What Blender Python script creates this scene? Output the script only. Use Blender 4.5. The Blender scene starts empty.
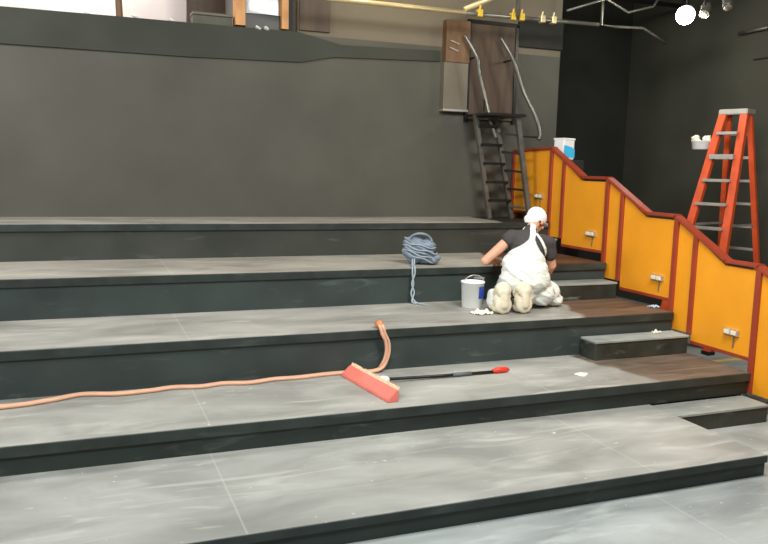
import bpy, bmesh, math, random
from mathutils import Vector, Matrix, noise as mnoise
random.seed(4)
PI = math.pi
scn = bpy.context.scene
COL = scn.collection

# ------------------------------------------------------------------ helpers
def obj(name, bm, m, parent=None, smooth=False):
    me = bpy.data.meshes.new(name)
    bmesh.ops.recalc_face_normals(bm, faces=bm.faces[:])
    bm.to_mesh(me); bm.free()
    o = bpy.data.objects.new(name, me); COL.objects.link(o)
    if m is not None: me.materials.append(m)
    if smooth:
        for p in me.polygons: p.use_smooth = True
    if parent: o.parent = parent
    return o

def tag(o, label=None, cat=None, group=None, kind=None):
    if label: o['label'] = label
    if cat: o['category'] = cat
    if group: o['group'] = group
    if kind: o['kind'] = kind
    return o

def thing(name, label, cat, loc=(0, 0, 0), rz=0.0, group=None):
    o = bpy.data.objects.new(name, None); COL.objects.link(o)
    o.location = loc; o.rotation_euler = (0, 0, rz)
    o.empty_display_size = .1
    return tag(o, label, cat, group)

def new(): return bmesh.new()

def box(bm, x0, x1, y0, y1, z0, z1, bev=0.0):
    b = bmesh.new()
    bmesh.ops.create_cube(b, size=1)
    bmesh.ops.scale(b, vec=(x1-x0, y1-y0, z1-z0), verts=b.verts)
    bmesh.ops.translate(b, vec=((x0+x1)/2, (y0+y1)/2, (z0+z1)/2), verts=b.verts)
    if bev: bmesh.ops.bevel(b, geom=b.edges[:], offset=bev, segments=2, affect='EDGES', profile=.5)
    merge(bm, b); return bm

def merge(bm, b, M=None):
    if M is not None: bmesh.ops.transform(b, matrix=M, verts=b.verts)
    me = bpy.data.meshes.new('tmp'); b.to_mesh(me); b.free()
    bm.from_mesh(me); bpy.data.meshes.remove(me)

def bar(bm, a, b, w, h, up=(0, 0, 1), bev=0.0):
    """rectangular bar from a to b; w across, h along up"""
    a = Vector(a); b = Vector(b); d = (b-a); L = d.length; d.normalize()
    u = Vector(up); s = d.cross(u)
    if s.length < 1e-4: s = d.cross(Vector((1, 0, 0)))
    s.normalize(); u = s.cross(d)
    t = bmesh.new(); bmesh.ops.create_cube(t, size=1)
    bmesh.ops.scale(t, vec=(w, L, h), verts=t.verts)
    if bev: bmesh.ops.bevel(t, geom=t.edges[:], offset=bev, segments=2, affect='EDGES')
    M = Matrix((s, d, u)).transposed().to_4x4(); M.translation = (a+b)/2
    merge(bm, t, M); return bm

def catmull(pts, n=8):
    P = [Vector(p) for p in pts]; P = [P[0]*2-P[1]]+P+[P[-1]*2-P[-2]]
    out = []
    for i in range(1, len(P)-2):
        for k in range(n):
            t = k/n; a, b, c, d = P[i-1:i+3]
            out.append(.5*((2*b)+(c-a)*t+(2*a-5*b+4*c-d)*t*t+(3*b-a-3*c+d)*t**3))
    out.append(P[-2]); return out

def tube(bm, pts, r, seg=10, closed=False, caps=True):
    P = [Vector(p) for p in pts]; n = len(P); rings = []
    R = r if hasattr(r, '__len__') else [r]*n
    prev = None
    for i in range(n):
        if closed: t = P[(i+1) % n]-P[i-1]
        else: t = P[min(i+1, n-1)]-P[max(i-1, 0)]
        t.normalize()
        if prev is None:
            s = t.cross(Vector((0, 0, 1)))
            if s.length < .1: s = t.cross(Vector((1, 0, 0)))
        else: s = prev-t*prev.dot(t)
        s.normalize(); prev = s; u = t.cross(s)
        rings.append([bm.verts.new(P[i]+(s*math.cos(a)+u*math.sin(a))*R[i]) for a in [2*PI*k/seg for k in range(seg)]])
    m = n if closed else n-1
    for i in range(m):
        A = rings[i]; B = rings[(i+1) % n]
        for k in range(seg): bm.faces.new((A[k], A[(k+1) % seg], B[(k+1) % seg], B[k]))
    if caps and not closed:
        bm.faces.new(rings[0]); bm.faces.new(rings[-1])
    return bm

def lathe(bm, prof, cx=0, cy=0, z=0, seg=32):
    rings = []
    for (r, h) in prof:
        if r < 1e-5: rings.append([bm.verts.new((cx, cy, z+h))])
        else: rings.append([bm.verts.new((cx+r*math.cos(2*PI*k/seg), cy+r*math.sin(2*PI*k/seg), z+h)) for k in range(seg)])
    for A, B in zip(rings, rings[1:]):
        for k in range(seg):
            a = [A[k % len(A)], A[(k+1) % seg % len(A)], B[(k+1) % seg % len(B)], B[k % len(B)]]
            q = []
            for v in a:
                if v not in q: q.append(v)
            if len(q) > 2: bm.faces.new(q)
    return bm

def prism(bm, pts, axis, a, b):
    """polygon pts (2D) extruded along axis from a to b. axis 0: pts=(y,z); 1: (x,z); 2: (x,y)"""
    def P(p, t):
        return {0: (t, p[0], p[1]), 1: (p[0], t, p[1]), 2: (p[0], p[1], t)}[axis]
    A = [bm.verts.new(P(p, a)) for p in pts]; B = [bm.verts.new(P(p, b)) for p in pts]
    bm.faces.new(A); bm.faces.new(B[::-1]); n = len(pts)
    for i in range(n): bm.faces.new((A[i], A[(i+1) % n], B[(i+1) % n], B[i]))
    return bm

def ball(bm, c, r, rot=None, sub=3):
    b = bmesh.new(); bmesh.ops.create_icosphere(b, subdivisions=sub, radius=1)
    r = r if hasattr(r, '__len__') else (r, r, r)
    M = Matrix.Diagonal((*r, 1))
    if rot is not None: M = rot.to_4x4() @ M
    M = Matrix.Translation(Vector(c)) @ M
    merge(bm, b, M); return bm

def capsule(bm, a, b, ra, rb, flat=None):
    """tapered limb with round ends"""
    a = Vector(a); b = Vector(b); n = 8; pts = []; R = []
    d = (b-a); L = d.length; d.normalize()
    for k in range(5):
        t = math.sin(k/5*PI/2); pts.append(a-d*ra*(1-t)); R.append(max(ra*math.sqrt(max(0, 1-(1-t)**2)), ra*.08))
    for k in range(n+1): pts.append(a+d*L*k/n); R.append(ra+(rb-ra)*k/n)
    for k in range(4, -1, -1):
        t = math.sin(k/5*PI/2); pts.append(b+d*rb*(1-t)); R.append(max(rb*math.sqrt(max(0, 1-(1-t)**2)), rb*.08))
    t = bmesh.new(); tube(t, pts, R, 16); merge(bm, t); return bm

def fuse(bm, voxel, smooth=6, fac=.5):
    """one continuous skin over all the lumps in bm"""
    bmesh.ops.recalc_face_normals(bm, faces=bm.faces[:])
    me = bpy.data.meshes.new('t'); bm.to_mesh(me); bm.free()
    o = bpy.data.objects.new('t', me); COL.objects.link(o)
    r = o.modifiers.new('r', 'REMESH'); r.mode = 'VOXEL'; r.voxel_size = voxel; r.adaptivity = 0
    s = o.modifiers.new('s', 'SMOOTH'); s.iterations = smooth; s.factor = fac
    dg = bpy.context.evaluated_depsgraph_get(); ev = o.evaluated_get(dg)
    out = bmesh.new(); out.from_mesh(ev.to_mesh()); ev.to_mesh_clear()
    bpy.data.objects.remove(o); bpy.data.meshes.remove(me)
    return out

# ------------------------------------------------------------------ materials
def lin(c):
    f = lambda v: v/12.92 if v <= .04045 else ((v+.055)/1.055)**2.4
    return tuple(f(v/255) for v in c)+(1,)

def mat(name, rgb, rough=.6, metal=0.0, spec=.5, var=0.0, scale=8.0, bump=0.0, vs=(1, 1, 1), scuff=0.0):
    m = bpy.data.materials.new(name); m.use_nodes = True
    nt = m.node_tree; b = nt.nodes['Principled BSDF']
    c = lin(rgb); b.inputs['Base Color'].default_value = c
    b.inputs['Roughness'].default_value = rough; b.inputs['Metallic'].default_value = metal
    b.inputs['Specular IOR Level'].default_value = spec
    if var or bump:
        g = nt.nodes.new('ShaderNodeNewGeometry'); mp = nt.nodes.new('ShaderNodeMapping'); mp.inputs['Scale'].default_value = vs
        n = nt.nodes.new('ShaderNodeTexNoise'); n.inputs['Scale'].default_value = scale; n.inputs['Detail'].default_value = 5
        nt.links.new(g.outputs['Position'], mp.inputs['Vector']); nt.links.new(mp.outputs[0], n.inputs['Vector'])
        r = nt.nodes.new('ShaderNodeValToRGB')
        r.color_ramp.elements[0].position = .3; r.color_ramp.elements[1].position = .7
        r.color_ramp.elements[0].color = tuple(v*(1-var) for v in c[:3])+(1,)
        r.color_ramp.elements[1].color = tuple(min(1, v*(1+var)) for v in c[:3])+(1,)
        nt.links.new(n.outputs['Fac'], r.inputs[0]); nt.links.new(r.outputs[0], b.inputs['Base Color'])
        if scuff:      # pale rubbed smears in the paint
            m2 = nt.nodes.new('ShaderNodeMapping'); m2.inputs['Scale'].default_value = (.7, 1, 3.2)
            n2 = nt.nodes.new('ShaderNodeTexNoise'); n2.inputs['Scale'].default_value = 3.4; n2.inputs['Detail'].default_value = 7; n2.inputs['Distortion'].default_value = .8
            r2 = nt.nodes.new('ShaderNodeValToRGB'); r2.color_ramp.elements[0].position = .60; r2.color_ramp.elements[1].position = .80
            r2.color_ramp.elements[1].color = (scuff, scuff, scuff, 1)
            mx = nt.nodes.new('ShaderNodeMix'); mx.data_type = 'RGBA'; mx.inputs[7].default_value = lin((168, 176, 174))
            nt.links.new(g.outputs['Position'], m2.inputs[0]); nt.links.new(m2.outputs[0], n2.inputs['Vector']); nt.links.new(n2.outputs['Fac'], r2.inputs[0])
            nt.links.new(r2.outputs[0], mx.inputs[0]); nt.links.new(r.outputs[0], mx.inputs[6]); nt.links.new(mx.outputs[2], b.inputs['Base Color'])
        if bump:
            bp = nt.nodes.new('ShaderNodeBump'); bp.inputs['Strength'].default_value = bump; bp.inputs['Distance'].default_value = .01
            nt.links.new(n.outputs['Fac'], bp.inputs['Height']); nt.links.new(bp.outputs[0], b.inputs['Normal'])
    return m

def glow(name, rgb, s):
    m = mat(name, rgb); b = m.node_tree.nodes['Principled BSDF']
    b.inputs['Emission Color'].default_value = lin(rgb); b.inputs['Emission Strength'].default_value = s
    return m

def tread_mat(name, base, aisle_patch=None):
    """worn grey stage paint with drifts of dust, scuffs and, in the aisle, a bare brown patch, on the top deck a plain dark one"""
    m = bpy.data.materials.new(name); m.use_nodes = True; nt = m.node_tree; N = nt.nodes; Lk = nt.links.new
    b = N['Principled BSDF']; b.inputs['Roughness'].default_value = .55
    b.inputs['Specular IOR Level'].default_value = .35
    g = N.new('ShaderNodeNewGeometry')
    def nz(scale, vs, det=4, dist=0):
        mp = N.new('ShaderNodeMapping'); mp.inputs['Scale'].default_value = vs
        n = N.new('ShaderNodeTexNoise'); n.inputs['Scale'].default_value = scale; n.inputs['Detail'].default_value = det
        n.inputs['Distortion'].default_value = dist
        Lk(g.outputs['Position'], mp.inputs[0]); Lk(mp.outputs[0], n.inputs['Vector']); return n.outputs['Fac']
    def ramp(src, stops):
        r = N.new('ShaderNodeValToRGB'); e = r.color_ramp.elements
        e[0].position, e[0].color = stops[0]; e[1].position, e[1].color = stops[1]
        for p, c in stops[2:]:
            k = e.new(p); k.color = c
        Lk(src, r.inputs[0]); return r.outputs[0]
    def mix(a, bb, f, mode='MIX'):
        x = N.new('ShaderNodeMix'); x.data_type = 'RGBA'; x.blend_type = mode
        if isinstance(f, float): x.inputs[0].default_value = f
        else: Lk(f, x.inputs[0])
        for s, v in ((6, a), (7, bb)):
            if isinstance(v, tuple): x.inputs[s].default_value = v
            else: Lk(v, x.inputs[s])
        return x.outputs[2]
    def math_(op, a, bb=None, c=None):
        x = N.new('ShaderNodeMath'); x.operation = op
        for i, v in enumerate((a, bb, c)):
            if v is None: continue
            if isinstance(v, (int, float)): x.inputs[i].default_value = v
            else: Lk(v, x.inputs[i])
        return x.outputs[0]
    c = lin(base); k = lambda f: tuple(v*f for v in c[:3])+(1,)
    col = ramp(nz(1.6, (.7, 1.6, 1), 6, .6), [(.3, k(.66)), (.7, k(1.25))])
    col = mix(col, k(1.6), ramp(nz(3.2, (.5, 2.6, 1), 8, 1.2), [(.54, (0, 0, 0, 1)), (.74, (.6, .6, .6, 1))]))
    col = mix(col, k(.55), ramp(nz(2.3, (1.1, 1.1, 1), 6, .4), [(.56, (0, 0, 0, 1)), (.76, (.5, .5, .5, 1))]))
    # small pale scuffs
    sc = ramp(nz(26, (.6, 1.5, 1), 2, .8), [(.735, (0, 0, 0, 1)), (.76, (.8, .8, .8, 1))])
    col = mix(col, k(2.3), sc)
    sx = N.new('ShaderNodeSeparateXYZ'); Lk(g.outputs['Position'], sx.inputs[0])
    # pale joint between the deck sheets
    j = math_('ABSOLUTE', math_('SUBTRACT', math_('FLOORED_MODULO', math_('SUBTRACT', sx.outputs[0], 3.16-1.22), 2.44), 1.22))
    j = math_('MULTIPLY', math_('LESS_THAN', j, .005), .22)
    col = mix(col, k(1.9), j)
    if aisle_patch:
        x0, slope, y0, br = aisle_patch       # bare brown patch, plain dark on the top deck, right of a wavering edge
        w = math_('MULTIPLY', math_('SUBTRACT', nz(2.2, (1, 1, 1), 3), .5), .45)
        e = math_('ADD', math_('SUBTRACT', sx.outputs[0], x0), w)
        e = math_('ADD', e, math_('MULTIPLY', math_('SUBTRACT', sx.outputs[1], y0), slope))
        mask = ramp(e, [(0, (0, 0, 0, 1)), (.05, (1, 1, 1, 1))])
        bc = lin(br); bk = lambda f: tuple(v*f for v in bc[:3])+(1,)
        brn = ramp(nz(2.6, (.6, 3, 1), 6, .8), [(.3, bk(.55)), (.7, bk(1.5))])
        col = mix(col, brn, mask)
    Lk(col, b.inputs['Base Color'])
    bp = N.new('ShaderNodeBump'); bp.inputs['Strength'].default_value = .25; bp.inputs['Distance'].default_value = .006
    Lk(nz(9, (1, 1, 1), 4), bp.inputs['Height']); Lk(bp.outputs[0], b.inputs['Normal'])
    Lk(ramp(nz(2.0, (1, 1.5, 1), 4), [(.3, (.38, .38, .38, 1)), (.7, (.68, .68, .68, 1))]), b.inputs['Roughness'])
    return m

M_floor = tread_mat('floor_paint', (156, 162, 160))
M_t = [tread_mat('deck_paint_0', (157, 158, 152)),
       tread_mat('deck_paint_1', (157, 157, 150), (4.03, 0.1, 4.9, (104, 92, 80))),
       tread_mat('deck_paint_2', (156, 154, 147), (4.14, -.2, 5.8, (104, 84, 68))),
       tread_mat('deck_paint_3', (156, 152, 142), (4.1, 0.0, 6.8, (92, 64, 50))),
       tread_mat('deck_paint_4', (158, 154, 144), (4.42, 0.0, 8, (44, 42, 38)))]  # right end of the top deck is plain dark
M_riser = mat('riser_paint', (56, 65, 63), .5, var=.25, scale=2.0, bump=.1, spec=.4, scuff=.18)
M_riser_low = mat('low_riser_paint', (45, 53, 49), .5, var=.25, scale=2.0, bump=.1, spec=.4, scuff=.25)
M_riser_top = mat('top_riser_paint', (58, 61, 55), .5, var=.25, scale=2.0, bump=.1, spec=.4, scuff=.15)
M_lip = mat('nosing_paint', (47, 54, 51), .45, var=.3, scale=6, bump=.1, spec=.4, scuff=.12)
M_step = tread_mat('step_paint', (150, 156, 151))
M_stepside = mat('step_side_paint', (50, 54, 47), .45, var=.5, scale=5, spec=.5, scuff=.5)
M_wall = mat('black_wall_paint', (84, 83, 75), .7, var=.12, scale=1.3, bump=.05, spec=.3)
M_wallup = mat('upper_wall_lamplit', (112, 104, 88), .8, var=.12, scale=1.0)  # lamp light put into the colour: back wall tone made lighter and warmer
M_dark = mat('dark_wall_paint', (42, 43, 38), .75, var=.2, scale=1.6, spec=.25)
M_right = mat('right_wall_paint', (72, 72, 63), .7, var=.18, scale=1.4, spec=.3)
M_band = mat('band_tone', (56, 59, 51), .8, var=.15, scale=2)
M_ceil = mat('ceiling_black', (32, 33, 28), .8, var=.3, scale=2)
M_white = mat('white_drywall', (215, 205, 200), .8, var=.08, scale=2)
M_orange = mat('orange_panel_laminate', (238, 158, 36), .4, var=.06, scale=3, spec=.4)
M_red = mat('red_painted_metal', (152, 62, 40), .38, var=.12, scale=5, spec=.5)
M_silver = mat('brushed_steel', (200, 198, 190), .35, .7)
M_lens = mat('pale_lens', (235, 225, 195), .4)
M_lad = mat('orange_fibreglass', (212, 84, 40), .45, var=.12, scale=9)
M_alu = mat('aluminium', (190, 188, 180), .4, .55, var=.1, scale=8)
M_black = mat('black_steel', (34, 34, 33), .4, .3, var=.2, scale=6)
M_rail = mat('worn_steel_rail', (112, 110, 102), .35, .5, var=.3, scale=7)
M_wood = mat('pale_stud_timber', (205, 150, 95), .6, var=.15, scale=4, vs=(6, 6, .6))
M_brown = mat('brown_plywood', (112, 84, 58), .6, var=.3, scale=3, vs=(3, 3, .5))
M_brown2 = mat('dark_brown_panel', (74, 58, 44), .6, var=.35, scale=3, vs=(4, 4, .4))
M_greyboard = mat('grey_brown_board', (112, 104, 90), .5, var=.12, scale=3)
M_galv = mat('galvanised_pipe', (214, 196, 150), .35, .35, var=.1, scale=8)
M_yellow = mat('yellow_clamp_paint', (215, 180, 50), .45)
M_hose = mat('orange_hose_rubber', (222, 172, 142), .45, var=.08, scale=12)
M_hose2 = mat('hose_orange_fitting', (222, 130, 80), .4)
M_broom = mat('red_broom_block', (228, 122, 108), .5, var=.08, scale=8)
M_brist = mat('cream_bristles', (236, 206, 172), .7, var=.2, scale=60)
M_plwhite = mat('white_plastic', (238, 240, 238), .4)
M_bluelab = mat('blue_label', (38, 70, 165), .4)
M_cyan = mat('cyan_label', (70, 190, 240), .45)
M_cord = mat('blue_grey_cord', (118, 132, 146), .5, var=.35, scale=16)
M_paper = mat('crumpled_white_paper', (232, 228, 212), .8)
M_skin = mat('skin', (214, 158, 130), .55, var=.06, scale=12)
M_shirt = mat('dark_grey_shirt', (66, 62, 62), .85, var=.1, scale=14, bump=.2)
M_overall = mat('white_painter_cloth', (222, 226, 218), .85, var=.07, scale=7, bump=1.0, vs=(1, 1, 2.2))
M_overall.node_tree.nodes['Bump'].inputs['Distance'].default_value = .03
M_cap = mat('white_cap_cloth', (240, 240, 236), .85)
M_hair = mat('dark_hair', (48, 38, 32), .7)
M_shoe = mat('cream_shoe_sole', (222, 212, 188), .7, var=.12, scale=22)
M_grey = mat('grey_plastic', (92, 98, 100), .5)
M_ragred = mat('red_rag_cloth', (200, 62, 62), .8)
M_glass = mat('grey_glass', (140, 150, 150), .12, 0, .6)
M_lamp = glow('lamp_white', (255, 250, 236), 60)
M_yline = mat('yellow_floor_tape', (214, 190, 84), .6)

# ------------------------------------------------------------------ measures (metres)
Y = [3.492, 4.580, 5.485, 6.493, 7.567]            # faces of the risers
Z = [.1416, .3212, .6537, .9835, 1.3217]           # deck heights
YB, XL, XR = 8.469, -3.6, 5.05
XA = 4.06
XW = 7.8
def struct(name, bm, m, label=None, parent=None):
    o = obj(name, bm, m, parent)
    if not parent: o['kind'] = 'structure'
    if label: o['label'] = label
    return o

# floor, walls, ceiling
struct('floor', box(new(), XL-.2, XW+.1, -3.2, 10.2, -.2, 0), M_floor, 'pale grey painted floor in front of and beside the tiers')
tag(struct('trim_1', box(new(), 5.35, 7.7, 5.93, 5.99, .0005, .003), M_yline, 'yellow tape line on the floor beyond the orange railing'))
struct('ceiling', box(new(), XL-.2, XW+.1, -3.2, 10.2, 4.6, 4.8), M_ceil, 'black ceiling above the tiers')
struct('wall_left', box(new(), XL-.2, XL, -3.2, 10.2, 0, 4.6), M_wall, 'dark side wall at the left end of the tiers')
struct('wall_front', box(new(), XL, XW, -3.2, -3.0, 0, 4.6), M_wall, 'dark wall facing the tiers')
struct('wall_right', box(new(), XW, XW+.1, -3.0, 10.2, 0, 4.6), M_right, 'black side wall behind the orange stepladder')
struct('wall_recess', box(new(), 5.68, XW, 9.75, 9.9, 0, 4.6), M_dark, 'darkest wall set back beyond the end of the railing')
# back wall: low part with a ledge, full height part on the right
struct('wall_back', box(new(), XL, 5.69, YB, YB+.22, 0, 3.32), M_wall, 'wide dark grey back wall behind the top tier')
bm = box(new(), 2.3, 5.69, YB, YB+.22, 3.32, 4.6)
struct('wall_upper', bm, M_wallup, 'warm lit upper part of the back wall above the dark strip')
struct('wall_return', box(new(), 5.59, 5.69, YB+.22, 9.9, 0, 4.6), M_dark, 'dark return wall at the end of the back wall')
struct('wall_booth', box(new(), XL, 2.3, 9.35, 9.45, 3.0, 4.6), M_white, 'white wall seen through the opening above the ledge')
struct('trim_4', box(new(), 5.06, 5.685, YB-.05, YB-.002, 3.40, 3.72), M_ceil, 'black header board above the lit end of the back wall')
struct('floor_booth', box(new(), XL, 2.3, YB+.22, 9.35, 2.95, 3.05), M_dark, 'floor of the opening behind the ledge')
tag(obj('upper_board', box(new(), 2.31, 2.66, YB-.03, YB-.002, 3.36, 4.6, .004), M_brown2), 'dark brown board on the upper wall beside the narrower stud', 'board')
# thin dark strip cut to the outline of a dark band along the wall top
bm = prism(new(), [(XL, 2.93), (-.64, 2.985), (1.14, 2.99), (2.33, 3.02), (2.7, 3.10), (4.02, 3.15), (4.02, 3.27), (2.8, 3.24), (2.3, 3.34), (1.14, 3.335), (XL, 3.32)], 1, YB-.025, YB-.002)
struct('trim_2', bm, M_band, 'thin dark strip along the top of the back wall')

# ------------------------------------------------------------------ tiers
TN = ['lowest deep', 'second', 'third', 'fourth', 'topmost']
EX = ['grey deck closest to the floor, no objects on it', 'deck carrying the red push broom', 'deck the painter kneels on',
      'deck carrying the round blue-grey bundle', 'narrow deck against the back wall']
for k in range(5):
    x1 = XA if k == 0 else XR
    back = YB if k == 4 else Y[k+1]+.06
    th = .05 if k == 0 else .07
    t = thing('floor_tier', f'{TN[k]} seating tier, {EX[k]}', None, (0, 0, 0)); t['kind'] = 'structure'
    if 'category' in t: del t['category']
    lo = 0 if k == 0 else Z[k-1]-.0
    b = new(); box(b, XL, x1, Y[k]+.006, Y[k]+.05, lo, Z[k]-th)
    box(b, x1-.05, x1-.012, Y[k]+.05, back, 0 if k == 0 else 0, Z[k]-th)
    obj('riser_board', b, M_riser_low if k < 2 else (M_riser_top if k == 4 else M_riser), t)
    b = box(new(), XL, x1, Y[k]-.016, back, Z[k]-th, Z[k]-.004, .004)
    obj('nosing', b, M_lip, t)
    b = box(new(), XL, x1-.004, Y[k]-.012, back, Z[k]-.006, Z[k])
    obj('deck', b, M_t[k], t)

def step_block(x0, x1, y0, y1, z0, z1, label):
    t = thing('step_block', label, 'step', (0, 0, 0), 0, 'half steps in the aisle')
    obj('step_body', box(new(), x0, x1, y0, y1, z0, z1-.02, .006), M_stepside, t)
    obj('step_top', box(new(), x0-.004, x1+.004, y0-.008, y1, z1-.02, z1, .004), M_step, t)
step_block(XA+.005, 4.97, 4.30, 4.56, 0, .1416, 'low black half step on the floor at the foot of the aisle')
step_block(4.04, 5.03, 5.255, 5.467, Z[1], .487, 'black half step on the brown patch with scuffed grey top')
step_block(4.24, 5.01, 6.25, 6.475, Z[2], .818, 'black half step directly right of the kneeling painter')
step_block(4.45, 5.01, 7.33, 7.549, Z[3], 1.152, 'black half step below the top tier, highest in the aisle')

# ------------------------------------------------------------------ railing
rail = thing('stair_railing', 'long stepped railing of orange panels with red posts and handrail down the aisle', 'railing', (5.1, 6, 0))
rail.location = (-.06, 0, 0)
XP0, XP1 = 5.135, 5.175
# handrail profile (y, z): high to low
hz = [(8.44, 2.14), (7.60, 2.165), (7.006, 1.845), (6.566, 1.845), (5.955, 1.525), (5.56, 1.525), (4.94, 1.187), (4.60, 1.187), (3.98, .86), (3.55, .86), (3.28, .712)]
b = new()
for (y0, z0), (y1, z1) in zip(hz, hz[1:]):
    bar(b, (5.155, y0+.012, z0), (5.155, y1-.012, z1), .085, .032, bev=.006)
obj('handrail', b, M_red, rail)
def rz(y):
    for (y0, z0), (y1, z1) in zip(hz, hz[1:]):
        if y1 <= y <= y0: return z0+(z1-z0)*(y-y0)/(y1-y0)
def panel(name, ya, yb, zb, mat_, x0=XP0, x1=XP1, drop=.016, flatdrop=None):
    ys = [ya]+[y for y, z in hz if yb < y < ya]+[yb]
    top = []
    for y in ys:
        z = rz(y)-drop
        top.append((y, z))
    if flatdrop: # open gap beneath the level stretch of handrail
        knee = [y for y, z in hz if yb < y < ya]
        if knee:
            kz = rz(knee[0])-drop-flatdrop
            top = [(ya, rz(ya)-drop), (knee[0]+.10, kz+.055), (knee[0], kz), (yb, kz)]
    return obj(name, prism(new(), top+[(yb, zb), (ya, zb)], 0, x0, x1), mat_, rail)
def post(y, zb, w=.05, zt=None):
    z = (zt or rz(y)-.012)
    return obj('post', box(new(), 5.115, 5.195, y-w/2, y+w/2, zb, z, .004), M_red, rail)
def border(ya, yb, zb):
    b = new(); bar(b, (5.155, ya, zb), (5.155, yb, zb), .05, .03, bev=.003)
    obj('bottom_rail', b, M_red, rail)
spans = [(8.40, 7.62, 1.40, 7.585, 7.39, 1.155, 1.152), (7.335, 6.58, 1.08, 6.55, 6.36, .822, .822), (6.285, 5.56, .75, 5.53, 5.335, .490, .490),
         (5.275, 4.605, .418, 4.575, 4.36, .145, .0), (4.30, 3.56, .09, 3.53, 3.34, .0, .0)]
for i, (ya, yb, zb, sa, sb, pz, p2) in enumerate(spans):
    panel('panel', ya, yb, zb, M_orange, flatdrop=.022 if i else None)
    border(ya, yb, zb)
    post(yb-.02 if i else yb-.02, pz)
    panel('side_strip', sa, sb, pz, M_orange, 5.14, 5.17)
    post(sb-.045, p2 if i != 0 else 1.152)
post(8.42, Z[4])
for (y, z) in [(7.82, 1.61), (6.79, 1.257), (5.74, .935), (4.81, .606)]:
    b = box(new(), 5.108, 5.136, y-.075, y+.075, z-.028, z+.028, .004)
    L = obj('step_light', b, M_silver, rail); L['label'] = 'small silver step light'
    for dy in (-.036, .036):
        obj('lens', box(new(), 5.098, 5.11, y+dy-.026, y+dy+.026, z-.018, z+.018, .003), M_lens, L)
    b = new(); tube(b, catmull([(5.13, y-.02, z-.028), (5.128, y-.024, z-.07), (5.131, y-.018, z-.13)], 5), .006, 8)
    obj('wire', b, M_greyboard, L)

# ------------------------------------------------------------------ orange stepladder
lt = thing('stepladder', 'tall orange fibreglass stepladder with silver steps standing beyond the railing', 'ladder', (6.93, 6.77, 0))
F = Vector((-.951, -.309, 0)); W = Vector((.309, -.951, 0)); UZ = Vector((0, 0, 1)); HT = 2.63
def fr(side, z): return F*(.05+.30*(HT-z))+W*side*(.118+.075*(HT-z))+UZ*z
def bk(side, z): return -F*(.05+.16*(HT-z))+W*side*(.115+.062*(HT-z))+UZ*z
for s in (-1, 1):
    b = new(); bar(b, fr(s, .02), fr(s, HT-.04), .085, .06, up=F, bev=.003)
    o = obj('front_rail', b, M_lad, lt)
    foot = new(); c = fr(s, .02); box(foot, c.x-.05, c.x+.05, c.y-.05, c.y+.05, 0, .04, .006); obj('foot', foot, M_black, o)
    b = new(); bar(b, bk(s, .02), bk(s, HT-.04), .06, .045, up=F, bev=.003)
    o = obj('rear_rail', b, M_lad, lt)
    foot = new(); c = bk(s, .02); box(foot, c.x-.04, c.x+.04, c.y-.04, c.y+.04, 0, .04, .006); obj('foot', foot, M_black, o)
b = new(); bar(b, W*-.165+UZ*(HT-.02), W*.165+UZ*(HT-.02), .20, .06, bev=.008)
obj('top_cap', b, M_alu, lt)
k = 0
z = HT-.26
while z > .15:
    b = new(); bar(b, fr(-1, z)+W*.02+F*.035, fr(1, z)-W*.02+F*.035, .10, .055 if k == 1 else .032, bev=.004)
    obj('step', b, M_alu, lt)
    b = new(); bar(b, bk(-1, z), bk(1, z), .02, .03, bev=.003)
    obj('rear_brace', b, M_alu, lt)
    z -= .262; k += 1
for s in (-1, 1):
    b = new(); bar(b, fr(s*.93, 1.35), bk(s*.93, 1.35), .012, .025); obj('spreader', b, M_alu, lt)
b = new(); c = fr(1, 1.62); bar(b, c+F*.034-UZ*.05, c+F*.034+UZ*.06-F*.033, .05, .004, up=F); s_ = obj('sticker', b, M_plwhite, lt)
s_['label'] = 'pale sticker on the front rail'

# pan with rags hung on the ladder's outer rail
pc = Vector((6.93, 6.77, 0))+fr(-1, 2.28)-W*.165
t = thing('paint_pan', 'round white paint pan hooked on the outer side of the orange stepladder', 'pan', (pc.x, pc.y, 2.19))
b = lathe(new(), [(0, .002), (.09, .0), (.098, .008), (.108, .09), (.114, .095), (.11, .1), (.104, .092), (.094, .012), (0, .01)])
obj('pan_body', b, M_plwhite, t, True)
b = new(); bar(b, W*.108+UZ*.08, W*.121+UZ*.09, .05, .02); obj('hook', b, M_alu, t)
def lumpy(cx, cy, cz, rx, ry, rz_, seed, amp=.35, fr_=9, sub=4):
    b = bmesh.new(); bmesh.ops.create_icosphere(b, subdivisions=sub, radius=1)
    for v in b.verts:
        n = mnoise.noise(v.co*1.6+Vector((seed*3.1, seed, 0)))*amp+mnoise.noise(v.co*4+Vector((seed, 7, 2)))*amp*.4
        v.co *= 1+n
    bmesh.ops.scale(b, vec=(rx, ry, rz_), verts=b.verts); bmesh.ops.translate(b, vec=(cx, cy, cz), verts=b.verts)
    return b
for i, (dx, dy, r) in enumerate([(-.04, .05, .045), (.03, -.05, .045)]):
    o = obj('rag', lumpy(0, 0, .03, r, r, .055, i+1, .5), M_paper, None, True); o.location = (pc.x+dx, pc.y+dy, 2.265)
    tag(o, ['white rag heaped in the paint pan, further from the ladder', 'white rag heaped in the paint pan, closer to the ladder'][i], 'rag', 'rags in the paint pan')

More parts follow.
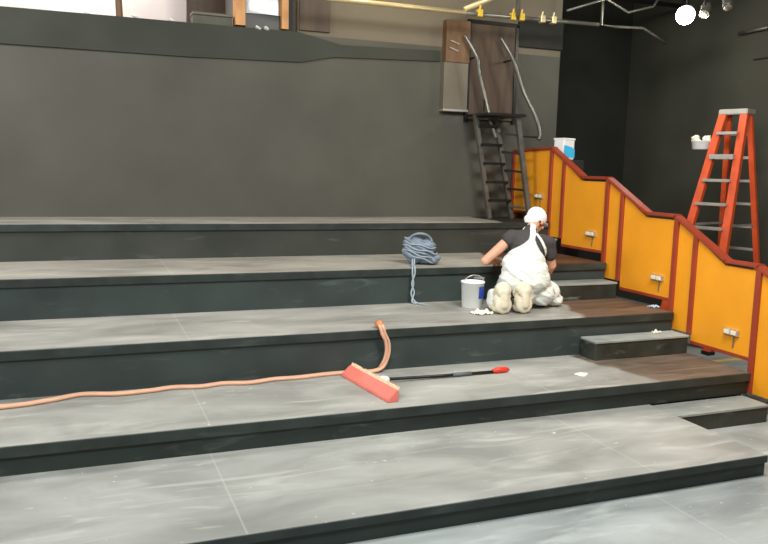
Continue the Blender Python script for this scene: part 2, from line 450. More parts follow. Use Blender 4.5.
# black cabinet behind the railing with the container on top
t = thing('storage_cabinet', 'black cabinet standing behind the railing under the white container', 'cabinet', (5.36, 7.80, 0))
obj('cabinet_body', box(new(), -.2, .12, -.25, .25, 0, 2.035, .008), M_dark, t)
for s in (-1, 1):
    d = obj('door', box(new(), -.215, -.2,   .005 if s > 0 else -.24, .24 if s > 0 else -.005, .08, 2.0, .003), M_dark, t)
    obj('handle', box(new(), -.235, -.215, s*.03-.008, s*.03+.008, .95, 1.1, .003), M_black, d)
t = thing('plastic_container', 'white square plastic container with bright blue lower label behind the railing', 'container', (5.31, 7.72, 2.035), .25)
b = box(new(), -.095, .095, -.08, .08, 0, .235, .02); obj('container_body', b, M_plwhite, t)
b = prism(new(), [(-.09, .03), (.09, .03), (.09, .12), (.04, .15), (-.09, .17)], 1, -.0835, -.079); obj('label', b, M_cyan, t)
b = box(new(), -.098, .098, -.083, .083, .225, .252, .008); obj('lid', b, M_plwhite, t)

# ------------------------------------------------------------------ black ladder at the back wall
t = thing('access_ladder', 'steep black steel ladder with worn grey handrails leaning on the back wall', 'ladder', (4.75, 8.0, Z[4]))
t.location = (0, 0, 0)
A0, A1 = Vector((4.60, 8.15, Z[4])), Vector((4.355, 8.15, 2.54))
B0, B1 = Vector((4.905, 8.15, Z[4])), Vector((4.62, 8.15, 2.54))
C0, C1 = Vector((4.98, 7.86, Z[4])), Vector((4.79, 7.93, 2.50))
for a, c, w_ in ((A0, A1, .05), (B0, B1, .05), (C0, C1, .055)):
    b = new(); bar(b, a, c, w_, .06, up=(0, 1, .3), bev=.004); obj('stringer', b, M_rail, t)
for i in range(1, 6):
    f = i/5.6; b = new(); bar(b, A0.lerp(A1, f), B0.lerp(B1, f), .13, .03, bev=.003); obj('tread', b, M_black, t)
    b = new(); bar(b, B0.lerp(B1, f-.06), C0.lerp(C1, f-.06), .05, .025, bev=.003); obj('rung', b, M_rail if i == 1 else M_black, t)
b = new(); bar(b, (4.34, 8.10, 2.53), (4.86, 8.10, 2.53), .50, .03); obj('top_landing', b, M_black, t)
hr = [[(4.24, 8.28, 3.45), (4.38, 8.22, 3.2), (4.42, 8.22, 3.02), (4.50, 8.2, 2.74), (4.57, 8.15, 2.45), (4.63, 8.12, 2.27)],
      [(4.72, 8.28, 3.46), (4.87, 8.22, 3.20), (5.01, 8.2, 2.86), (5.13, 8.1, 2.57), (5.16, 8.02, 2.36), (5.14, 8.0, 2.27)]]
for h in hr:
    b = new(); tube(b, catmull(h, 8), .024, 10); obj('handrail', b, M_rail, t, True)
for (p, q) in [((4.38, 8.22, 3.2), (4.40, 8.46, 3.2)), ((4.87, 8.22, 3.20), (4.87, 8.46, 3.2)), ((4.50, 8.2, 2.74), (4.45, 8.12, 2.54)), ((5.14, 8.02, 2.30), (4.84, 7.93, 2.3)), ((4.62, 8.12, 2.29), (4.68, 8.15, 2.27))]:
    b = new(); tube(b, [p, q], .011, 8); obj('bracket', b, M_black, t)

# hatch, plywood and board beside the ladder head
d = thing('hatch_1', 'dark brown hatch panel high on the back wall behind the ladder head', None); d['kind'] = 'structure'
obj('hatch_panel', box(new(), 4.40, 5.02, YB-.035, YB-.002, 2.5, 3.62, .004), M_brown2, d)  # one dark brown sheet fills the whole hatch
b = new()
for x in (4.385, 5.035): box(b, x-.02, x+.02, YB-.05, YB-.001, 2.47, 3.64)
box(b, 4.365, 5.055, YB-.05, YB-.001, 3.62, 3.66)
obj('hatch_frame', b, M_black, d)
t = thing('wall_board', 'grey and brown plywood board on the back wall beside the black ladder', 'board', (0, 0, 0))
obj('lower_board', box(new(), 4.04, 4.355, YB-.1, YB-.002, 2.60, 3.14, .004), M_greyboard, t)
obj('upper_board', box(new(), 4.05, 4.36, YB-.115, YB-.002, 3.14, 3.62, .004), M_brown, t)
obj('bottom_edge', box(new(), 4.035, 4.36, YB-.125, YB-.002, 2.575, 2.60, .003), M_alu, t)
b = new()
for (x, z) in [(4.09, 3.28), (4.1, 3.36)]: bar(b, (x, YB-.125, z+.02), (x+.11, YB-.125, z-.015), .02, .014)
obj('bracket', b, M_alu, t)

# ------------------------------------------------------------------ pipes and lamps under the ceiling
def pipe(pts, r, m, name, label, grp=None):
    b = new(); tube(b, pts, r, 12); o = obj(name, b, m, None, True); tag(o, label, 'pipe', grp); return o
pipe([(1.9, 7.8, 4.6), (1.9, 7.8, 3.66), (2.45, 7.8, 3.585), (4.0, 7.8, 3.59)], .026, M_galv, 'lighting_pipe', 'pale warm lit pipe running along the top above the back wall', 'lighting pipes')
pipe([(4.0, 7.8, 3.585), (5.75, 7.8, 3.62)], .022, M_rail, 'lighting_pipe', 'dull grey pipe with yellow clamps above the black ladder', 'lighting pipes')
pipe([(4.0, 7.83, 3.63), (4.5, 7.83, 3.86), (5.5, 7.83, 4.6)], .03, M_galv, 'lighting_pipe', 'pale pipe rising diagonally from the joint above the ladder', 'lighting pipes')
pipe([(4.62, 7.74, 3.60), (4.62, 7.74, 4.6)], .024, M_rail, 'drop_pipe', 'short vertical grey drop pipe hanging to the clamps', None)
pipe([(5.2, 7.65, 3.70), (5.72, 7.65, 3.88), (6.04, 7.65, 3.76), (6.4, 7.65, 3.86), (6.9, 7.65, 4.6)], .014, M_rail, 'bent_conduit', 'thin bent conduit under the ceiling right of the wall end')
pipe([(5.79, 7.8, 4.6), (5.79, 7.8, 3.62), (5.98, 7.8, 3.615), (6.39, 7.8, 3.635), (6.75, 7.8, 3.49)], .016, M_rail, 'bent_conduit', 'bent conduit with a pale level stretch beside the dark recess')
for i, (x, lab) in enumerate([(4.17, 'yellow pipe clamp closest to the pale diagonal pipe'), (4.59, 'yellow pipe clamp at the foot of the drop pipe'),
                              (4.70, 'yellow pipe clamp just right of the drop pipe'), (4.97, 'dull yellow pipe clamp near the end of the wall'), (5.12, 'pipe clamp furthest along towards the dark recess')]):
    b = new(); box(b, -.03, .03, -.035, .035, -.04, .04, .008); tube(b, [(0, 0, .03), (0.01, 0, .085)], .011, 8)
    o = obj('pipe_clamp', b, M_yellow if i < 3 else M_galv); o.location = (x, 7.8, 3.60+.003*i); tag(o, lab, 'clamp', 'clamps on the lighting pipe')
# open ceiling lattice of black joists
for i, y in enumerate([5.6, 6.6, 7.6, 8.6]):
    b = new()
    bar(b, (5.3, y, 4.15), (7.78, y, 4.15), .04, .05); bar(b, (5.3, y, 4.5), (7.78, y, 4.5), .04, .05)
    for j in range(9):
        x = 5.35+j*.27; bar(b, (x, y, 4.17 if j % 2 else 4.48), (x+.27, y, 4.48 if j % 2 else 4.17), .02, .02)
    bar(b, (5.4, y, 4.5), (5.4, y, 4.6), .04, .04); bar(b, (7.6, y, 4.5), (7.6, y, 4.6), .04, .04)
    o = obj('ceiling_truss', b, M_black); tag(o, ['black ceiling truss closest to the viewer', 'black ceiling truss just in front of the bright lamp', 'black ceiling truss just behind the bright lamp', 'black ceiling truss deepest in the recess'][i], 'truss', 'trusses under the ceiling')

def spot(loc, label, r, m_face, tilt, lit):
    t = thing('ceiling_spotlight', label, 'lamp', loc, 0, 'spotlights under the ceiling')
    body = lathe(new(), [(0, .16), (.035, .155), (.05, .12), (r*1.15, .02), (r*1.2, 0), (r*1.1, .003), (r, .02), (0, .03)], seg=24)
    M = Matrix.Rotation(tilt[0], 4, 'X') @ Matrix.Rotation(tilt[1], 4, 'Y')
    bmesh.ops.transform(body, matrix=M, verts=body.verts)
    obj('lamp_housing', body, M_rail if not lit else M_black, t, True)
    bb = new(); ball(bb, (0, 0, -.045 if lit else 0), (r*1.15, r*1.15, r*1.15) if lit else (r*.95, r*.95, r*.4)); bmesh.ops.transform(bb, matrix=M, verts=bb.verts)  # lit bulb enlarged so its size takes in the glare
    obj('bulb', bb, m_face, t, True)
    s = new(); tube(s, [(0, 0, .1), (0, 0.03, 4.6-loc[2])], .012, 8); obj('stem', s, M_black, t)
spot((6.3, 6.99, 3.65), 'blindingly bright white spotlight under the dark ceiling', .085, M_lamp, (-.95, .8), True)
spot((6.3, 6.72, 3.60), 'small unlit spotlight directly right of the bright lamp', .045, M_greyboard, (-.3, .5), False)
spot((6.3, 6.39, 3.62), 'unlit pale spotlight further right of the bright lamp', .045, M_greyboard, (-.5, .3), False)
b = new(); tube(b, [(7.74, 7.64, 3.66), (7.74, 7.2, 3.67)], .02, 8)
for y in (7.6, 7.25): bar(b, (7.74, y, 3.66), (7.81, y, 3.66), .02, .02)
o = obj('wall_pipe', b, M_rail, None, True); tag(o, 'short grey pipe high on the right wall', 'pipe')
b = new(); box(b, 7.775, 7.805, 7.0, 7.42, 3.315, 3.33); o = struct('trim_3', b, M_ceil, 'thin black batten high on the right wall')

# ------------------------------------------------------------------ things on the ledge at the upper left
def stud(x, w, label):
    o = obj('timber_stud', box(new(), x, x+w, YB-.03, YB+.12, 3.355, 4.6, .004), M_wood); tag(o, label, 'timber', 'bare studs at the opening')
stud(1.615, .105, 'wider of two pale bare timber studs rising from the wall top')
stud(2.115, .075, 'narrower bare timber stud, next to the lit upper wall')
b = box(new(), 1.74, 2.10, YB+.06, YB+.08, 3.50, 4.3); o = tag(obj('glass_pane', b, M_glass), 'grey glass pane fixed between the two timber studs', 'glass')
b = box(new(), 1.725, 2.11, YB+.03, YB+.12, 3.322, 3.50, .006); tag(obj('black_board', b, M_black), 'black board at the wall top between the two timber studs', 'board')
t = thing('equipment_case', 'low dark green-grey case on the ledge left of the wider stud', 'case', (1.38, YB+.12, 3.322))
obj('case_body', box(new(), -.2, .21, -.1, .09, 0, .11, .008), mat('case_green', (66, 66, 50), .5, var=.2), t)
obj('case_lid', box(new(), -.205, .215, -.105, .095, .11, .14, .006), mat('case_lid', (96, 90, 74), .5), t)
b = box(new(), 1.18, 1.6, 8.95, 9.0, 3.05, 4.6); tag(obj('brown_panel', b, M_brown2), 'upright brown panel behind the case on the ledge', 'panel')
b = new(); tube(b, catmull([(.46, YB+.1, 3.322), (.45, YB+.1, 3.6), (.42, YB+.1, 4.6)], 6), .035, 10)
tag(obj('wrapped_pole', b, M_brown, None, True), 'brown upright pole on the white ledge', 'pole')
for i, (x, y, lab) in enumerate([(.17, YB+.02, 'white strip of scrap on the ledge, furthest left'), (.62, YB+.0, 'white strip of scrap on the ledge beside the brown pole'), (.98, YB+.03, 'white strip of scrap on the ledge midway to the case'),
                                 (1.86, YB-.02, 'shiny white scrap lying in front of the black board, left one'), (1.95, YB-.02, 'shiny white scrap lying in front of the black board, right one')]):
    bb = lumpy(0, 0, 0, .055, .025, .012, i+4, .3, sub=3)
    o = obj('scrap', bb, M_plwhite, None, True); o.location = (x, y, 3.33+(.012 if i < 3 else .008)); o.rotation_euler = (0, .35, .3*i)
    tag(o, lab, 'scrap', 'scraps on the wall ledge')

# ------------------------------------------------------------------ coiled cord on the fourth tier
t = thing('wrapped_bundle', 'round crumpled blue-grey bundle with a loop on top on the fourth tier', 'bundle', (3.06, 6.74, Z[3]))
e = Vector((.92, -.39, 0)); dpt = Vector((.39, .92, 0)); BR = Matrix((e, dpt, UZ)).transposed()
b = new()
ball(b, UZ*.125-e*.01, (.155, .12, .125), BR); ball(b, UZ*.17-e*.04, (.12, .10, .095), BR)
ball(b, UZ*.05+e*.10, (.10, .09, .05), BR); ball(b, UZ*.17+e*.06, (.09, .09, .075), BR); ball(b, UZ*.23-e*.12, (.045, .04, .04), BR)
bb = fuse(b, .007, 8)
for v in bb.verts:
    u, w_, z_ = v.co.dot(e), v.co.dot(dpt), v.co.z
    q_ = z_+.55*u+.25*w_+.05*mnoise.noise(v.co*7)
    v.co += v.normal*(.008*math.sin(q_*95)+.010*mnoise.noise(v.co*14)+.004*mnoise.noise(v.co*34))
    v.co.z = max(v.co.z, .002)
obj('bundle_body', bb, M_cord, t, True)
M_pale = mat('pale_cord', (158, 170, 178), .5)
b = new(); P = [e*(.11*math.cos(a)-.0)+dpt*(-.05+.01*math.sin(3*a))+UZ*(.215+.085*math.sin(a)) for a in [PI*k_/16 for k_ in range(17)]]
tube(b, P, [.012]*17, 10); obj('loop_handle', b, M_cord, t, True)
for k_, (z0_, tl) in enumerate([(.10, -.30), (.15, -.26), (.07, -.34), (.19, -.2)]):
    b = new(); P = []
    for q in range(30):
        a = PI+PI*q/29; R0 = math.sqrt(max(.1, 1-((z0_-.13)/.16)**2))
        u = .165*R0*math.cos(a); w_ = .128*R0*math.sin(a)
        P.append(e*u+dpt*w_+UZ*(z0_+tl*u+.008*math.sin(5*a+k_)))
    tube(b, P, .006, 8); obj('cord_wrap', b, M_pale, t, True)
b = new(); L = Vector((3.06, 6.74, Z[3]))
P = [Vector(p)-L for p in [(2.95, 6.66, Z[3]+.06), (2.90, 6.55, Z[3]+.012), (2.868, 6.47, Z[3]+.006), (2.862, 6.452, .93), (2.875, 6.455, .83), (2.855, 6.455, .75), (2.885, 6.44, .68), (2.91, 6.40, .664), (2.94, 6.33, .662)]]
tube(b, catmull(P, 8), .0085, 8)
P = [Vector(p)-L for p in [(2.97, 6.66, Z[3]+.06), (2.92, 6.55, Z[3]+.012), (2.89, 6.47, Z[3]+.006), (2.885, 6.452, .93), (2.86, 6.455, .84), (2.885, 6.455, .76), (2.86, 6.44, .68), (2.88, 6.39, .664)]]
tube(b, catmull(P, 8), .0085, 8)
obj('cord_tail', b, M_pale, t, True)

# ------------------------------------------------------------------ bucket, can, paper
t = thing('paint_bucket', 'white paint bucket with blue label beside the kneeling painter', 'bucket', (3.335, 6.16, Z[2]))
b = lathe(new(), [(0, 0), (.088, 0), (.094, .006), (.104, .225), (.110, .228), (.110, .24), (.102, .24), (.098, .22), (.09, .19), (0, .19)])
obj('bucket_body', b, M_plwhite, t, True)
b = new(); seg = 10
a0, a1 = math.radians(-84), math.radians(0)
vs = [[b.verts.new(((.0965+(.104-.094)*(z-.006)/.219)*math.cos(a0+(a1-a0)*i/seg), (.0965+(.104-.094)*(z-.006)/.219)*math.sin(a0+(a1-a0)*i/seg), z)) for i in range(seg+1)] for z in (.09, .20)]
for i in range(seg): b.faces.new((vs[0][i], vs[0][i+1], vs[1][i+1], vs[1][i]))
obj('label', b, M_bluelab, t)
P = [(math.cos(a)*.108*-1, -.01-.02*math.sin(a), .215+.085*math.sin(a)) for a in [PI*i/14 for i in range(15)]]
b = new(); tube(b, P, .004, 8); obj('wire_handle', b, M_silver, t, True)
t = thing('paint_can', 'small grey can standing between the white bucket and the painter', 'can', (3.475, 6.30, Z[2]))
obj('can_body', lathe(new(), [(0, 0), (.045, 0), (.048, .004), (.048, .24), (0, .24)], seg=24), M_grey, t, True)
obj('lid', lathe(new(), [(.048, .24), (.052, .24), (.052, .252), (.044, .254), (0, .25)], seg=24), mat('grey_lid', (140, 146, 146), .4), t, True)

def crumple(name, cx, cy, cz, rx, ry, h, seed, m, label, cat, rot=0):
    b = bmesh.new(); bmesh.ops.create_grid(b, x_segments=14, y_segments=10, size=1)
    for v in b.verts:
        q_ = max(abs(v.co.x), abs(v.co.y)); l_ = v.co.length or 1
        v.co *= (q_/l_)**.55
        r = 1+.35*mnoise.noise(Vector((v.co.x*1.1, v.co.y*1.1, seed)))
        zz = abs(mnoise.noise(Vector((v.co.x*2.6, v.co.y*2.6, seed+5))))*h*1.6+.002
        v.co = Vector((v.co.x*rx*r, v.co.y*ry*r, zz))
    g = bmesh.ops.solidify(b, geom=b.faces[:], thickness=.002)
    zm = min(v.co.z for v in b.verts)
    for v in b.verts: v.co.z -= zm
    o = obj(name, b, m); o.location = (cx, cy, cz+.0005); o.rotation_euler = (0, 0, rot); tag(o, label, cat); return o
crumple('crumpled_paper', 3.27, 5.86, Z[2], .105, .075, .03, 3, M_paper, 'crumpled cream paper on the deck in front of the white bucket', 'paper', .3)
crumple('paper_scrap', 3.66, 4.92, Z[1], .06, .045, .004, 8, M_paper, 'flat pale scrap of paper right of the broom handle', 'paper', .5)
crumple('paper_scrap', 4.80, 5.40, .487, .045, .03, .03, 11, M_paper, 'small white scrap on the back of the scuffed half step', 'paper', .2)
crumple('plastic_scrap', 5.03, 5.72, Z[2], .06, .04, .03, 15, mat('pale_blue_plastic', (196, 208, 222), .3), 'pale bluish plastic scrap on the deck beside the railing post', 'scrap', .2)

# ------------------------------------------------------------------ hose
pts = [(-2.2, 5.22, Z[1]), (-1.2, 5.32, Z[1]), (-.485, 5.289, Z[1]), (-.2, 5.35, Z[1]), (0, 5.43, Z[1]), (.22, 5.375, Z[1]), (.44, 5.39, Z[1]), (.6, 5.425, Z[1]), (.78, 5.392, Z[1]), (.95, 5.425, Z[1]), (1.13, 5.39, Z[1]),
       (1.32, 5.43, Z[1]), (1.5, 5.425, Z[1]), (1.68, 5.45, Z[1]), (1.84, 5.458, Z[1]), (2.0, 5.445, Z[1]), (2.10, 5.435, Z[1]), (2.165, 5.435, Z[1]+.02), (2.205, 5.435, .42), (2.222, 5.44, .49), (2.215, 5.443, .56), (2.185, 5.443, .62), (2.172, 5.452, .672), (2.172, 5.49, .682), (2.172, 5.53, .672)]
pts = [(x, y, z+(.013 if i < 18 else 0)) for i, (x, y, z) in enumerate(pts)]
t = thing('air_hose', 'pinkish-orange twin hose along the riser and up over the nosing', 'hose', (0, 0, 0))
C = catmull(pts, 8); b = new()
for s in (-1, 1):
    Q = []
    for i, p in enumerate(C):
        tn = (C[min(i+1, len(C)-1)]-C[max(0, i-1)]).normalized()
        w = Vector((-tn.y, tn.x, 0)) if abs(tn.z) < .6 else Vector((1, 0, 0))*-1
        if i > 0 and Q: 
            pw = lastw
            w = (pw*.7+w.normalized()*.3)
        w.normalize(); lastw = w
        Q.append(p+w*s*.0125)
    tube(b, Q, .0125, 10)
obj('hose_line', b, M_hose, t, True)
b = new(); tube(b, [(2.172, 5.475, .684), (2.172, 5.50, .686), (2.172, 5.545, .682)], [.026, .032, .026], 14)
obj('coupling', b, M_hose2, t, True)

# ------------------------------------------------------------------ push broom
t = thing('push_broom', 'red push broom lying on the second tier with a long black handle', 'broom', (1.93, 5.05, Z[1]), .12)
hl = .37
b = prism(new(), [(-.055, .0), (-.05, .02), (.018, .082), (.03, .078), (.03, .0)], 1, -hl, hl)
bmesh.ops.bevel(b, geom=[e_ for e_ in b.edges], offset=.004, segments=2, affect='EDGES')
obj('broom_block', b, M_broom, t)
b = new()
for i in range(90):
    y = -hl+.012+i*(2*hl-.024)/89
    bar(b, (.024+random.uniform(-.002, .002), y, .07), (.040+random.uniform(-.004, .006), y+random.uniform(-.003, .003), .096+random.uniform(-.004, .004)), .010, .008)
obj('bristles', b, M_brist, t)
b = new(); tube(b, [(.02, .05, .05), (.08, .055, .034), (.13, .06, .024)], [.032, .026, .020], 14)
ball(b, (.145, .062, .030), (.05, .035, .028)); obj('socket', b, M_plwhite, t, True)
def R_(x, y, z):   # scene point to broom coordinates
    v = Vector((x-1.93, y-5.05, z-Z[1])); v.rotate(Matrix.Rotation(-.12, 3, 'Z')); return v
b = new(); tube(b, [R_(2.06, 5.135, Z[1]+.03), R_(2.55, 5.14, Z[1]+.018), R_(3.02, 5.145, Z[1]+.014)], .0125, 12); obj('handle', b, M_black, t, True)
b = new(); tube(b, [R_(2.64, 5.141, Z[1]+.018), R_(2.80, 5.142, Z[1]+.017)], .0165, 12)
o = obj('handle_sleeve', b, M_grey, t, True); o['label'] = 'grey sleeve on the black handle'
b = new(); tube(b, [R_(2.99, 5.145, Z[1]+.02), R_(3.03, 5.145, Z[1]+.024), R_(3.11, 5.148, Z[1]+.024), R_(3.14, 5.149, Z[1]+.02)], [.014, .024, .022, .010], 14)
o = obj('handle_tip', b, mat('red_grip', (226, 60, 40), .4), t, True); o['label'] = 'bright red handle end'

# ------------------------------------------------------------------ the kneeling painter
man = thing('person', 'person in white painter overalls and cap kneeling with back to the viewer', 'person', (3.74, 6.0, Z[2]))
OM = Vector((3.74, 6.0, 0)); OM.z = Z[2]
def V(x, y, z): return Vector((x, y, z))-OM
D = Vector((.35, .94, 0)).normalized(); Rr = Vector((D.y, -D.x, 0))
hipL, hipR = V(3.65, 5.99, .93), V(3.86, 5.93, .93)
knL, knR = V(3.74, 6.32, .735), V(4.09, 6.20, .735)
anL, anR = V(3.47, 5.86, .80), V(3.67, 5.84, .80)
pel, wai, che = V(3.76, 5.97, .97), V(3.79, 6.01, 1.10), V(3.84, 6.08, 1.22)
shL, shR = V(3.70, 6.12, 1.295), V(4.04, 6.05, 1.245)
nek = V(3.91, 6.15, 1.350); hed = V(4.045, 6.27, 1.435)
elL, wrL = V(3.45, 6.16, 1.075), V(3.70, 6.37, 1.045)
elR, wrR = V(4.12, 6.08, 1.03), V(4.20, 6.28, .90)
rotT = Matrix((Rr, D, Vector((0, 0, 1)))).transposed()
lean = rotT @ Matrix.Rotation(-.35, 3, 'X') @ Matrix.Rotation(.22, 3, 'Y')
b = new()
ball(b, pel, (.165, .13, .13), rotT); ball(b, wai, (.15, .11, .12), lean); ball(b, che, (.17, .115, .14), lean)
ball(b, (shL+shR)/2+V(0, 0, .0)*0+Vector((0, .02, -.02)), (.17, .09, .075), lean)
capsule(b, shL, shR, .062, .062)
capsule(b, (shL+shR)/2+Vector((0, .01, 0)), nek, .07, .058); capsule(b, nek, hed, .055, .05)
for h, k_, a in ((hipL, knL, anL), (hipR, knR, anR)):
    capsule(b, h, k_, .085, .06); capsule(b, k_, a, .058, .042)
for s_, e_, w_ in ((shL, elL, wrL), (shR, elR, wrR)):
    capsule(b, s_, e_, .052, .040); capsule(b, e_, w_, .041, .028)
# head: skull, jaw, nose, ears
hf = (Vector((.85, .38, -.62))).normalized()          # where the face points: forward and down
hr_ = hf.cross(Vector((0, 0, 1))).normalized(); hu = hr_.cross(hf)
HM = Matrix((hr_, hf, hu)).transposed()
def H(x, y, z): return hed+HM @ Vector((x, y, z))
ball(b, H(0, -.005, .02), (.077, .097, .092), HM); ball(b, H(0, .035, -.05), (.052, .055, .062), HM)
ball(b, H(0, .062, -.085), (.028, .022, .022), HM)
capsule(b, H(0, .088, .012), H(0, .108, -.022), .009, .014)
for s in (-1, 1):
    ball(b, H(s*.078, -.005, -.015), (.010, .02, .032), HM)
    ball(b, H(s*.036, .072, -.03), (.022, .022, .02), HM)
    ball(b, H(s*.03, .085, .028), (.026, .010, .008), HM)
ball(b, H(0, .088, -.052), (.024, .010, .006), HM); ball(b, H(0, .086, -.062), (.021, .010, .006), HM)
# hands
def hand(b, w, d, n, side, curl, spread=1.0):
    """w wrist, d finger direction, n palm normal (palm side), side +1 when the thumb is on d x n"""
    d = d.normalized(); n = (n-d*n.dot(d)).normalized(); s = d.cross(n).normalized()*side
    P = Matrix((s, d, n)).transposed()
    ball(b, w+d*.045, (.040, .050, .016), P)
    capsule(b, w-d*.005, w+d*.03, .026, .024)
    for i, (o_, L) in enumerate([(.030, .072), (.011, .082), (-.009, .076), (-.028, .06)]):
        p0 = w+d*.085+s*o_; a = 0; p = p0-d*.02; r = .0088
        dirv = (d+s*o_*3*spread).normalized()
        for j, f in enumerate((.45, .32, .26)):
            a += curl*(.6 if j == 0 else 1.0)
            v = dirv*math.cos(a)+n*math.sin(a); q = p+v*(L*f+(.02 if j == 0 else 0))
            capsule(b, p, q, r, r*.92); p = q; r *= .93
    t0 = w+d*.02+s*.03; t1 = t0+(s*.7+d*.6+n*.3).normalized()*.04; t2 = t1+(s*.25+d*.85+n*.45).normalized()*.034
    capsule(b, t0, t1, .013, .011); capsule(b, t1, t2, .011, .009)
hand(b, wrL, Vector((.42, .86, -.30)), Vector((.1, -.35, -1)), -1, .28)
hand(b, wrR, Vector((-.1, .85, -.6)), Vector((-1, .1, -.2)), 1, .75, .3)
body = fuse(b, .0055, 4, .5)
obj('body', body, M_skin, man, True)
# eyes
for s in (-1, 1):
    b = new(); ball(b, H(s*.032, .081, .010), .0105); o = obj('eye', b, M_plwhite, man, True)
    b2 = new(); ball(b2, H(s*.032, .0905, .008), .0045); obj('pupil', b2, M_hair, o, True)
# hair under the cap
b = new(); ball(b, H(0, -.022, .005), (.081, .088, .085), HM)
hb = fuse(b, .006, 2)
kill = [v for v in hb.verts if (HM.transposed() @ (v.co-hed)).z < -.055 or (HM.transposed() @ (v.co-hed)).y > .05]
bmesh.ops.delete(hb, geom=kill, context='VERTS'); obj('hair', hb, M_hair, man, True)
# cap: shell round the skull with a turned brim
b = new(); ball(b, H(0, -.012, .030), (.092, .112, .096), HM)
capsule(b, H(-.045, -.07, -.03), H(.045, -.07, -.03), .038, .038); capsule(b, H(-.02, -.085, -.06), H(.02, -.085, -.06), .035, .035)
cb = fuse(b, .006, 4)
kill = [v for v in cb.verts if (HM.transposed() @ (v.co-hed)).z < -.015-.75*max(0, -(HM.transposed() @ (v.co-hed)).y-.0)]
bmesh.ops.delete(cb, geom=kill, context='VERTS')
cap = obj('cap', cb, M_cap, man, True); sm = cap.modifiers.new('s', 'SOLIDIFY'); sm.thickness = .004
b = new(); ball(b, H(0, .108, .03), (.062, .045, .006), HM); obj('brim', b, M_cap, cap, True)
# shirt
def shirt_lumps(g):
    b = new()
    ball(b, wai, (.168+g, .125+g, .13), lean); ball(b, che, (.185+g, .128+g, .15+g), lean)
    ball(b, (shL+shR)/2+Vector((0, .015, -.03)), (.185+g, .105+g, .09+g), lean)
    capsule(b, shL, shR, .072+g, .072+g)
    capsule(b, (shL+shR)/2, (shL+shR)/2+(nek-(shL+shR)/2)*.95, .085+g, .064+g)
    return b
b = shirt_lumps(0)
capsule(b, shL, shL+(elL-shL)*.12, .074, .072)
capsule(b, shR, shR+(elR-shR)*.50, .074, .068)
sb = fuse(b, .008, 8)
for v in sb.verts:
    v.co += v.normal*.006*mnoise.noise(v.co*14)
obj('shirt', sb, M_shirt, man, True)
# overalls: baggy trousers and seat
b = new()
ball(b, pel, (.215, .165, .15), rotT); ball(b, V(3.75, 5.93, .91), (.20, .13, .12), rotT)
ball(b, wai+Vector((-.01, -.005, -.065)), (.215, .145, .115), lean); ball(b, wai+Vector((.0, 0, -.03)), (.195, .14, .10), lean)
capsule(b, hipL, knL, .115, .088); capsule(b, hipR, knR, .125, .105)
capsule(b, knL, anL+(knL-anL)*.12, .082, .072); capsule(b, knR, anR+(knR-anR)*.15, .082, .074)
ball(b, V(4.06, 6.05, .78), (.125, .13, .115), rotT); ball(b, V(4.12, 6.02, .715), (.085, .10, .05), rotT)
ball(b, V(3.93, 5.93, .80), (.11, .10, .12), rotT); ball(b, V(3.42, 5.93, .76), (.055, .10, .10), rotT)
tb = fuse(b, .008, 30, .6)
for v in tb.verts:
    p = v.co
    q_ = p.z*1.0+p.x*.55
    f = .010*(1-2*abs(mnoise.noise(Vector((p.x*4, p.y*4, q_*11)))))**3+.004*mnoise.noise(p*16)
    v.co += v.normal*f
    if v.co.z < Z[2]-OM.z+.004: v.co.z = .004
ov = obj('overalls', tb, M_overall, man, True)
# bib back and straps lie on the shirt
b = shirt_lumps(.013); pb = fuse(b, .006, 8)
up_ = (nek-wai).normalized(); cr = (Rr-up_*Rr.dot(up_)).normalized(); bkv = cr.cross(up_)
if bkv.dot(D) > 0: bkv = -bkv
Lt = (nek-wai).length
def keep(p):
    q = p-wai; u = q.dot(cr); v = q.dot(up_)/Lt; w = q.dot(bkv)
    if v < .02: return v > -.35
    if w > -.02:                                   # back
        c = .012; half = .026+.20*max(0, (.50-v)/.50)**1.9
        if abs(u-c) < half: return True
        # right strap leaving the yoke and running down to the side
        uc = .03+.62*(.70-v)*.62
        if .12 < v < .72 and abs(u-(.045+(.70-v)*.30)) < .020: return True
        return False
    return abs(u) < .11 or (abs(abs(u)-.09) < .02)
kf = [f for f in pb.faces if not keep(f.calc_center_median())]
bmesh.ops.delete(pb, geom=kf, context='FACES')
bib = obj('bib_straps', pb, M_overall, ov, True); sm = bib.modifiers.new('s', 'SOLIDIFY'); sm.thickness = .005
# shoes, toes tucked on the deck, soles facing back
for (ax, ay, s) in ((3.435, 5.79, -1), (3.635, 5.775, 1)):
    b = new(); z0 = Z[2]
    ball(b, V(ax, ay+.04, z0+.05), (.075, .07, .05)); ball(b, V(ax, ay+.015, z0+.12), (.082, .055, .09)); ball(b, V(ax, ay+.01, z0+.215), (.072, .055, .068))
    capsule(b, V(ax, ay+.02, z0+.20), V(ax, ay+.07, z0+.17), .06, .06)
    sb_ = fuse(b, .006, 4); sh = obj('shoe', sb_, M_shoe, man, True)
    b = new(); ball(b, V(ax, ay-.02, z0+.08), (.082, .026, .078)); ball(b, V(ax, ay-.022, z0+.205), (.068, .026, .068)); capsule(b, V(ax, ay-.018, z0+.08), V(ax, ay-.018, z0+.2), .045, .045)
    o = obj('sole', fuse(b, .006, 3), M_shoe, sh, True)
b = lumpy(0, 0, 0, .04, .05, .06, 22, .5); o = obj('red_rag', b, M_ragred, None, True)
o.location = OM+wrR+Vector((0.0, .085, -.075)); tag(o, 'small red rag held in the right hand of the kneeling painter', 'rag')

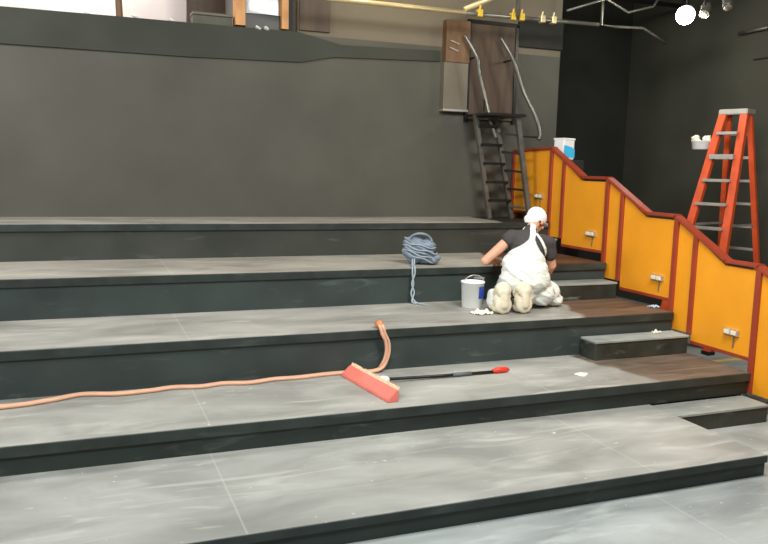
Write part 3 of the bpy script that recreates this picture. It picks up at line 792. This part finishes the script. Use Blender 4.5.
# ------------------------------------------------------------------ lights
def area(name, loc, size, power, col=(1, 1, 1), target=None, sy=None):
    l = bpy.data.lights.new(name, 'AREA'); l.energy = power; l.color = col; l.size = size
    if sy: l.shape = 'RECTANGLE'; l.size_y = sy
    o = bpy.data.objects.new(name, l); COL.objects.link(o); o.location = loc
    d = (Vector(target)-Vector(loc)) if target else Vector((0, 0, -1))
    o.rotation_euler = d.to_track_quat('-Z', 'Y').to_euler(); return o
area('work_light_front', (-.6, 1.2, 4.4), 1.6, 330, (.95, 1.0, 1.0), (0.5, 4.5, .3))
area('work_light_left', (-2.2, 6.2, 4.2), 1.2, 150, (1, .98, .95), (0, 6.5, .8))
area('work_light_middle', (3.0, 3.6, 4.4), 1.4, 170, (1, .98, .96), (3.4, 6, .5))
area('aisle_fill_light', (3.9, 3.0, 4.3), .8, 100, (1, .95, .85), (5, 6, 1))  # unseen fill added to brighten the aisle and the orange panels
area('booth_light', (0, 9.0, 4.5), 1.5, 45, (1, .93, .9), (0, 9.1, 3.4), .5)
def point(name, loc, p, col, r=.05):
    l = bpy.data.lights.new(name, 'POINT'); l.energy = p; l.color = col; l.shadow_soft_size = r
    o = bpy.data.objects.new(name, l); COL.objects.link(o); o.location = loc
point('warm_lamp', (3.2, 7.5, 4.1), 26, (1, .82, .55), .08)
point('bright_spot', (6.3-.16, 6.99-.22, 3.48), 34, (1, .96, .85), .06)
w = bpy.data.worlds.new('World'); scn.world = w; w.use_nodes = True
w.node_tree.nodes['Background'].inputs[0].default_value = (.5, .52, .5, 1); w.node_tree.nodes['Background'].inputs[1].default_value = .1

# ------------------------------------------------------------------ camera
cam = bpy.data.cameras.new('camera'); co = bpy.data.objects.new('camera', cam); COL.objects.link(co)
fw = Vector((.36774478, .92017822, -.13429752)); rt = Vector((.92954147, -.36789569, .02460525)); up = Vector((.02676627, .13388357, .99063553))
M = Matrix((rt, up, -fw)).transposed().to_4x4(); M.translation = (0, 0, 1.9); co.matrix_world = M
cam.sensor_width = 36; cam.lens = 36*772.68/768; cam.clip_start = .05
scn.camera = co
scn.view_settings.view_transform = 'Standard'; scn.view_settings.look = 'None'
scn.view_settings.gamma = 1; scn.view_settings.use_curve_mapping = False
scn.view_settings.exposure = 0.0
